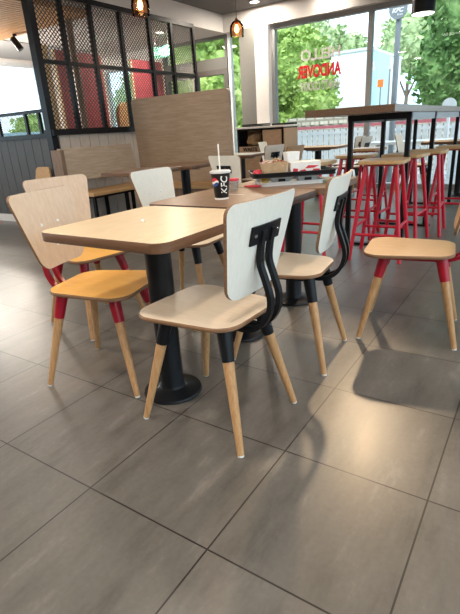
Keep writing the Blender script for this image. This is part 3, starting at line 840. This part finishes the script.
for v in bm.verts: v.co = Vector((v.co.z, v.co.x, v.co.y))
obj('backrest', bm, M['slat'], t, True)
obj('seat', bbox(.03, .45, -.24, .24, .34, .44, b=.02), M['slat'], t); bm = new(); box(bm, -.02, .42, -.2, .2, 0, .34); obj('plinth', bm, M['booth_dark'], t)
t = thing('column', 'dark brown post behind the mesh screen', 'post', (-4.3, 4.3, 0))
bm = new(); rod(bm, (0, 0, .0), (0, 0, ZS - .07), .05, .05, 16); obj('shaft', bm, M['booth_dark'], t, True)
bm = new(); rod(bm, (0, 0, 0), (0, 0, .03), .09, .09, 16); obj('base_ring', bm, M['black'], t, True)
# exit sign
ex = thing('exit_sign', 'green running-man exit sign hanging behind the mesh screen', 'sign', (-4.52, 6.5, 2.44))
bm = new(); box(bm, -.22, .22, -.012, .012, -.09, .09); obj('sign_plate', bm, M['exitgreen'], ex)
for sx in (-.15, .15):
    bm = new(); rod(bm, (sx, 0, .09), (sx, 0, ZS - 2.44), .004); obj('hanger', bm, M['frame_grey'], ex)
bm = new()                                            # running figure, arrow and doorway
lathe(bm, [(0, -.002), (.014, -.002), (.014, .002), (0, .002)], 12)
for v in bm.verts: v.co = Vector((v.co.x - .02, -.014 + v.co.z, v.co.y + .05))
for a, b_ in (((-.02, .03), (-.03, -.01)), ((-.03, -.01), (.0, -.03)), ((.0, -.03), (-.01, -.065)), ((-.03, -.01), (-.055, -.04)), ((-.055, -.04), (-.085, -.04)), ((-.02, .025), (.015, .01)), ((-.02, .025), (-.055, .02))):
    rod(bm, (a[0], -.014, a[1]), (b_[0], -.014, b_[1]), .006, .006, 6)
box(bm, .05, .12, -.0155, -.0125, -.06, .06)
for a, b_ in (((-.19, 0), (-.11, 0)), ((-.19, 0), (-.16, .025)), ((-.19, 0), (-.16, -.025))):
    rod(bm, (a[0], -.014, a[1]), (b_[0], -.014, b_[1]), .006, .006, 6)
obj('pictogram', bm, M['signwhite'], ex)

# ------------------------------------------------------------------ lamps
def light(name, kind, loc, energy, color, parent=None, **k):
    l = bpy.data.lights.new(name, kind); l.energy = energy; l.color = color
    for a, v in k.items(): setattr(l, a, v)
    o = bpy.data.objects.new(name, l); COL.objects.link(o); o.location = loc
    if parent: o.parent = parent
    return o
def pendant(label, x, y, zb):
    t = thing('pendant_lamp', label, 'lamp', (x, y, zb), 0, 'glowing bulb pendants')
    bm = new(); rod(bm, (0, 0, .12), (0, 0, ZC - zb), .004, .004, 8); obj('cord', bm, M['black'], t, True)
    bm = new(); lathe(bm, [(0, .05), (.022, .05), (.024, .075), (.02, .115), (.008, .13), (0, .13)], 20); obj('lamp_holder', bm, M['copper'], t, True)
    bm = new(); lathe(bm, [(0, -.045), (.018, -.038), (.028, -.012), (.026, .012), (.014, .04), (.012, .05)], 20); obj('bulb', bm, M['bulb'], t, True)
    bm = new(); lathe(bm, [(.0885, -.09), (.095, -.02), (.09, .035), (.06, .08), (.026, .105), (.025, .105), (.058, .078), (.088, .034), (.093, -.02), (.0865, -.09)], 28); obj('lamp_shade', bm, M['amber'], t, True)
    bm = new(); lathe(bm, [(0, ZC - zb - .02), (.05, ZC - zb - .02), (.05, ZC - zb), (0, ZC - zb)], 20); obj('ceiling_rose', bm, M['black'], t, True)
    light('point_light', 'POINT', (0, 0, -.09), 6, (1, .62, .3), t, shadow_soft_size=.03)
pendant('glass pendant with glowing bulb hanging before the tree-filled narrow window', -2.15, 5.25, 2.3)
pendant('glass pendant with glowing bulb at the top of the mesh screen', -2.17, 3.43, 2.3)

def drum(label, x, y, z, energy):
    t = thing('drum_pendant', label, 'lamp', (x, y, z), 0, 'black drum pendants')
    bm = new(); lathe(bm, [(.135, 0), (.14, 0), (.14, .26), (0, .265), (0, .255), (.135, .25)], 36); obj('lamp_shade', bm, M['black'], t, True)
    bm = new(); lathe(bm, [(0, -.003), (.130, -.003), (.134, .004), (0, .004)], 36); obj('diffuser', bm, M['lampdisc'], t, True)
    bm = new(); rod(bm, (0, 0, .262), (0, 0, ZC - z), .006, .006, 8); obj('cord', bm, M['black'], t, True)
    l = light('spot_light', 'SPOT', (0, 0, -.01), energy, (1, .72, .42), t, shadow_soft_size=.05, spot_size=R_(150), spot_blend=.35)
drum('black drum pendant lamp with lit underside at the top right', -.05, 6.36, 2.29, 60)
ts = thing('track_spot', 'black ceiling spotlight aimed at the seating, above the high table', 'lamp', (.05, 4.46, ZC))
aim = Vector((.62, .22, 0)) - Vector((.05, 4.46, ZC - .12)); aim.normalize()
bm = new(); rod(bm, (0, 0, 0), (0, 0, -.08), .03, .03, 14); obj('mount', bm, M['black'], ts, True)
bm = new(); hd = Vector((0, 0, -.12)); rod(bm, hd - aim * .08, hd + aim * .08, .05, .05, 20); obj('lamp_head', bm, M['black'], ts, True)
bm = new(); rod(bm, hd + aim * .081, hd + aim * .084, .044, .044, 20); obj('lens', bm, M['lampdisc'], ts, True)
sl_ = light('spot_light', 'SPOT', hd + aim * .1, 300, (1, .72, .44), ts, shadow_soft_size=.06, spot_size=R_(30), spot_blend=.6)
sl_.rotation_euler = aim.to_track_quat('-Z', 'Y').to_euler()

def downlight(label, x, y, z, energy=38, r=.07):
    t = thing('downlight', label, 'lamp', (x, y, z), 0, 'recessed ceiling downlights')
    bm = new(); lathe(bm, [(r, -.001), (r + .018, -.001), (r + .018, -.008), (r, -.006)], 24); obj('trim_ring', bm, M['signwhite'], t, True)
    bm = new(); lathe(bm, [(0, -.004), (r, -.004), (r, -.002), (0, -.002)], 24); obj('lamp_face', bm, M['lampdisc'], t, True)
    if energy:
        l = light('disc_light', 'AREA', (0, 0, -.012), energy, (1, .88, .74), t, shape='DISK', size=.3)
downlight('recessed downlight in the dark ceiling before the front bulkhead', -2.79, 6.86, ZC)
downlight('recessed downlight behind the mesh screen near the exit sign', -4.32, 6.25, ZS, 70)
downlight('recessed downlight in the ceiling beside the lettering window', -1.6, 7.05, ZC, 12, .04)
k = 0
for xx in (-2.6, -.6, 1.4, 3.2):
    for yy in (-2.8, -.6, 1.6, 3.6):
        k += 1
        downlight('added out-of-view downlight in the dark ceiling, lifting the room light', xx, yy, ZC, {-2.8: 30, -.6: 26, 1.6: 10, 3.6: 4}[yy])  # off-view grid, added to balance the indoors against the bright windows
for xx, yy in ((-4.6, -1), (-6.4, -1), (-6.9, 5.6)):
    downlight('added downlight in the left bulkhead ceiling, brightening the left area', xx, yy, ZS, 85)  # extra lamps added to brighten the area behind the mesh
for gx, yy, lab in ((-7.1, 3.75, 'added white fill globe in the left area, nearer one'), (-6.5, 4.05, 'added white fill globe in the left area, farther one')):  # off-view globes added to light the left ceiling from below
    t = thing('fill_globe', lab, 'lamp', (gx, yy, 1.95), 0, 'added fill globes')
    bm = new(); lathe(bm, [(0, -.14)] + [(.14 * math.sin(PI * k / 12), -.14 * math.cos(PI * k / 12)) for k in range(1, 12)] + [(0, .14)], 24); obj('globe', bm, M['lampdisc'], t, True)
    bm = new(); rod(bm, (0, 0, .13), (0, 0, ZS - 1.95), .005); obj('cord', bm, M['black'], t)
    for dz in (-.17, .17): light('point_light', 'POINT', (0, 0, dz), 80, (1, .9, .78), t, shadow_soft_size=.05)
sp = thing('spotlight', 'black cylinder spotlight under the timber slat ceiling', 'lamp', (-5.54, 4.28, ZS - .085))
bm = new(); rod(bm, (0, 0, .015), (0, 0, -.015), .03, .03, 14); obj('mount', bm, M['black'], sp, True)
bm = new(); rod(bm, (-.03, -.03, -.04), (.05, .03, -.2), .05, .05, 18); obj('lamp_head', bm, M['black'], sp, True)

# ------------------------------------------------------------------ outside
bm = new(); box(bm, -60, 60, -40, 90, -.3, -.13); o = struct('floor_outside', bm, M['paving'], label='pale paving outside the windows')
fe = thing('picket_fence', 'white upright-bar fence with pinkish red top rail outside the big window', 'fence', (-1.5, 9.6, -.13))
bm = new(); box(bm, -3.4, 6.5, -.03, .03, 1.10, 1.16); obj('top_rail', bm, M['pinkrail'], fe)
bm = new(); box(bm, -3.4, 6.5, -.02, .02, .08, .13); box(bm, -3.4, 6.5, -.02, .02, .98, 1.03)
x = -3.4
while x < 6.5:
    box(bm, x, x + .1, -.012, .012, .02, 1.08); x += .13
obj('pickets', bm, M['fence'], fe)
for x in (-3.4, -2.0, .2, 2.4, 4.6, 6.5):
    bm = new(); box(bm, x - .04, x + .04, -.04, .04, 0, 1.2); obj('post', bm, M['fence'], fe)
bw = new(); box(bw, -4.6, 9, 11.6, 11.85, -.13, 1.26)
for x in [i * .26 for i in range(-17, 34)]:
    box(bw, x, x + .13, 11.57, 11.6, .8, .93); box(bw, x + .13, x + .26, 11.57, 11.6, .93, 1.06); box(bw, x, x + .13, 11.57, 11.6, 1.06, 1.19)
tag(obj('garden_wall', bw, M['bricks']), 'low patterned pale brick wall beyond the white fence', 'wall')
# picnic table
pt = thing('picnic_table', 'white slatted outdoor table between window and fence', 'table', (-.6, 8.5, -.13))
bm = new()
for i in range(5): box(bm, -.7, .7, -.36 + i * .15, -.24 + i * .15, .78, .82)
obj('tabletop', bm, M['fence'], pt)
for sx in (-.55, .55):
    bm = new(); box(bm, sx - .04, sx + .04, -.3, .3, 0, .05); box(bm, sx - .03, sx + .03, -.03, .03, .05, .78); obj('leg', bm, M['frame_grey'], pt)
# building
bd = thing('building', 'flat-roofed pale blue-white building behind the bright tree', 'building', (-4.6, 17, -.13))
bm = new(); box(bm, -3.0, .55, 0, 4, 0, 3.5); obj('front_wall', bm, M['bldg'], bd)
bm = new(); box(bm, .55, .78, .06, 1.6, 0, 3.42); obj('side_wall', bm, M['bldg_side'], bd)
bm = new(); box(bm, -3.05, .6, -.05, 4.05, 3.5, 3.58); obj('roof', bm, M['frame_white'], bd)
# lamp post sign
sg = thing('sign_post', 'grey post with round grey wifi sign outside the big window', 'sign', (-1.13, 9.3, -.13))
bm = new(); rod(bm, (0, 0, 0), (0, 0, 4.2), .055, .05, 16); obj('post', bm, M['signgrey'], sg, True)
bm = new(); rod(bm, (0, -.06, 3.07), (0, -.10, 3.07), .165, .165, 32); obj('sign_disc', bm, M['signgrey'], sg, True)
FY = Matrix.Rotation(PI / 2, 4, 'X')
text_obj('lettering', 'KFC', .1, M['signwhite'], Matrix.Translation((0, -.103, 3.05)) @ FY, sg, (.2, .07), bold=.003, shear=.2)
text_obj('lettering', 'free', .06, M['signwhite'], Matrix.Translation((.04, -.103, 2.98)) @ FY, sg, (.1, .03))
bm = new()
for r0 in (.022, .045, .068):
    for k in range(8):
        a0, a1 = PI / 4 + PI / 2 * k / 8, PI / 4 + PI / 2 * (k + 1) / 8
        rod(bm, (r0 * math.cos(a0), -.103, 3.105 + r0 * math.sin(a0)), (r0 * math.cos(a1), -.103, 3.105 + r0 * math.sin(a1)), .006, .006, 6)
obj('wifi_symbol', bm, M['signwhite'], sg)
# white round bollard sign
bo = thing('bollard', 'white round-topped bollard sign beyond the high table end', 'bollard', (-.1, 9.25, -.13))
bm = new(); rod(bm, (0, 0, 0), (0, 0, 1.3), .03, .03, 12); obj('post', bm, M['fence'], bo, True)
bm = new(); rod(bm, (0, -.035, 1.38), (0, -.06, 1.38), .125, .125, 28); obj('disc', bm, M['signwhite'], bo, True)
# small street lamp and orange sign by the building
sl = thing('street_lamp', 'thin grey street lamp between building and right-hand tree', 'lamp post', (-3.1, 16, -.13))
bm = new(); rod(bm, (0, 0, 0), (0, 0, 2.75), .04, .03, 10); obj('pole', bm, M['frame_grey'], sl, True)
bm = new(); box(bm, -.05, .22, -.05, .05, 2.72, 2.82); obj('lamp_head', bm, M['frame_white'], sl)
os_ = thing('orange_sign', 'small orange sign beside the pale building', 'sign', (-3.25, 15.6, -.13))
bm = new(); rod(bm, (0, 0, 0), (0, 0, 2.35), .025, .025, 8); obj('pole', bm, M['frame_grey'], os_, True)
bm = new(); box(bm, -.09, .09, -.05, -.02, 2.2, 2.42); obj('plate', bm, M['orangeleaf'], os_)

# trees
def tree(label, x, y, blobs, n, size, mat, trunk_h, seed, name='tree', cat='tree', tr=.13):
    t = thing(name, label, cat, (x, y, -.13))
    rr = random.Random(seed)
    bm = new()
    vol = [b[3] * b[4] * b[5] for b in blobs]; tot = sum(vol)
    for b, v in zip(blobs, vol):
        # inner mass
        ret = bmesh.ops.create_icosphere(bm, subdivisions=3, radius=1)
        for q in ret['verts']:
            p = q.co.copy(); d = 1 + .3 * noise.noise(p * 2.3 + Vector((seed, b[0], 0)))
            q.co = Vector((b[0] + p.x * b[3] * .82 * d, b[1] + p.y * b[4] * .82 * d, b[2] + p.z * b[5] * .82 * d))
        for i in range(int(n * v / tot)):
            while True:
                p = Vector((rr.uniform(-1, 1), rr.uniform(-1, 1), rr.uniform(-1, 1)))
                if .1 < p.length < 1: break
            p = p.normalized() * (rr.uniform(.72, 1.0) + .22 * noise.noise(p.normalized() * 2.6 + Vector((seed, b[0], 0))))
            c = Vector((b[0] + p.x * b[3], b[1] + p.y * b[4], b[2] + p.z * b[5]))
            a = Vector((rr.gauss(0, 1), rr.gauss(0, 1), rr.gauss(0, .7))).normalized(); q = a.orthogonal().normalized()
            q = Matrix.Rotation(rr.uniform(0, 6.28), 3, a) @ q
            s = size * rr.uniform(.6, 1.3); a = a * s; q = q * s * .55
            bm.faces.new([bm.verts.new(c - a), bm.verts.new(c + q), bm.verts.new(c + a), bm.verts.new(c - q)])
    obj('foliage', bm, mat, t)
    if trunk_h:
        bm = new(); rod(bm, (0, 0, 0), (.05, 0, trunk_h), tr, tr * .6, 12)
        for k in range(4):
            a = k * 1.7; rod(bm, (.04, 0, trunk_h * .75), (.04 + .7 * math.cos(a), .7 * math.sin(a), trunk_h * 1.25), tr * .5, tr * .2, 8)
        obj('trunk', bm, M['bark'], t, True)
    return t
tree('bright yellow-green bushy tree behind the window lettering', -5.3, 13.3, [(0, 0, 2.6, 1.25, 1.2, 1.5), (-1.3, .3, 2.4, 1.1, 1, 1.9), (.75, -.2, 1.9, .85, .8, 1.05), (-.3, 0, 3.7, 1.0, .9, .8), (-.2, -.3, 1.2, 1.6, .8, .7)], 13000, .09, M['leafA'], 2.0, 1)
tree('large dark green tree filling the right of the big window', .6, 11.2 + 2.0, [(0, 0, 2.9, 1.9, 1.4, 1.8), (-1.35, .1, 2.3, 1.0, 1.0, 1.4), (-1.0, -.3, 3.6, 1.0, 1.0, 1.4), (1.5, 0, 3.6, 1.6, 1.4, 1.8), (.2, -.4, 1.7, 1.7, .9, .8), (-.3, .2, 4.7, 1.4, 1.2, 1.0)], 16000, .10, M['leafB'], 2.2, 2)
tree('pale distant tree above the building roof, left one', -10.0, 27, [(0, 0, 5.0, 1.7, 1.4, 1.5), (1.5, 0, 4.6, 1.4, 1.2, 1.2)], 2600, .16, M['leafC'], 3.2, 3)
tree('pale distant tree above the building roof, right one', -5.0, 26, [(0, 0, 4.7, 1.6, 1.4, 1.5), (1.6, 0, 4.5, 1.4, 1.2, 1.4), (2.6, .2, 3.4, 1.2, 1, 1.7)], 2800, .16, M['leafC'], 3.0, 4)
tree('leafy tree filling the entrance door and narrow window', -6.9, 10.55, [(0, 0, 2.6, 1.5, 1.2, 1.5), (1.0, -.3, 2.0, 1.0, .9, 1.3), (-1.6, .2, 2.0, 1.1, 1, 1.2), (.6, 0, 3.6, 1.3, 1, 1.1), (.2, -.2, 1.2, 1.8, .9, .9)], 8000, .10, M['leafA'], 2.0, 5)
tree('pale green tree seen through the mesh screen window', -11.4, 13.2, [(0, 0, 2.0, 1.2, 1.0, 1.3)], 2200, .11, M['leafC'], 1.6, 6)
tree('round green shrub tree outside the far left window', -19.4, 14.3, [(0, 0, 1.75, 1.0, 1.3, .75)], 1600, .12, M['leafA'], 1.3, 7)
bm = new(); box(bm, -17.2, -17.0, 2, 20, -.13, 1.5)
tag(obj('boundary_fence', bm, M['bldg_side']), 'pale blue-green boundary fence outside the far left window', 'fence')

# ------------------------------------------------------------------ world and sun
w = bpy.data.worlds.new('world'); S.world = w; w.use_nodes = True
nt = w.node_tree; bg = nt.nodes['Background']
tc = nt.nodes.new('ShaderNodeTexCoord')
n = noise_tex(nt, tc.outputs['Generated'], 2.2, 5, .6)
c = ramp(nt, n, [(.35, (.55, .78, 1.0)), (.62, (.76, .89, 1))])
nt.links.new(c, bg.inputs['Color']); bg.inputs['Strength'].default_value = 3.2
sun = light('sun', 'SUN', (0, -10, 12), 2.0, (1, .95, .86), None, angle=R_(6))
sun.rotation_euler = (R_(42), 0, R_(4))       # shines toward +y, down
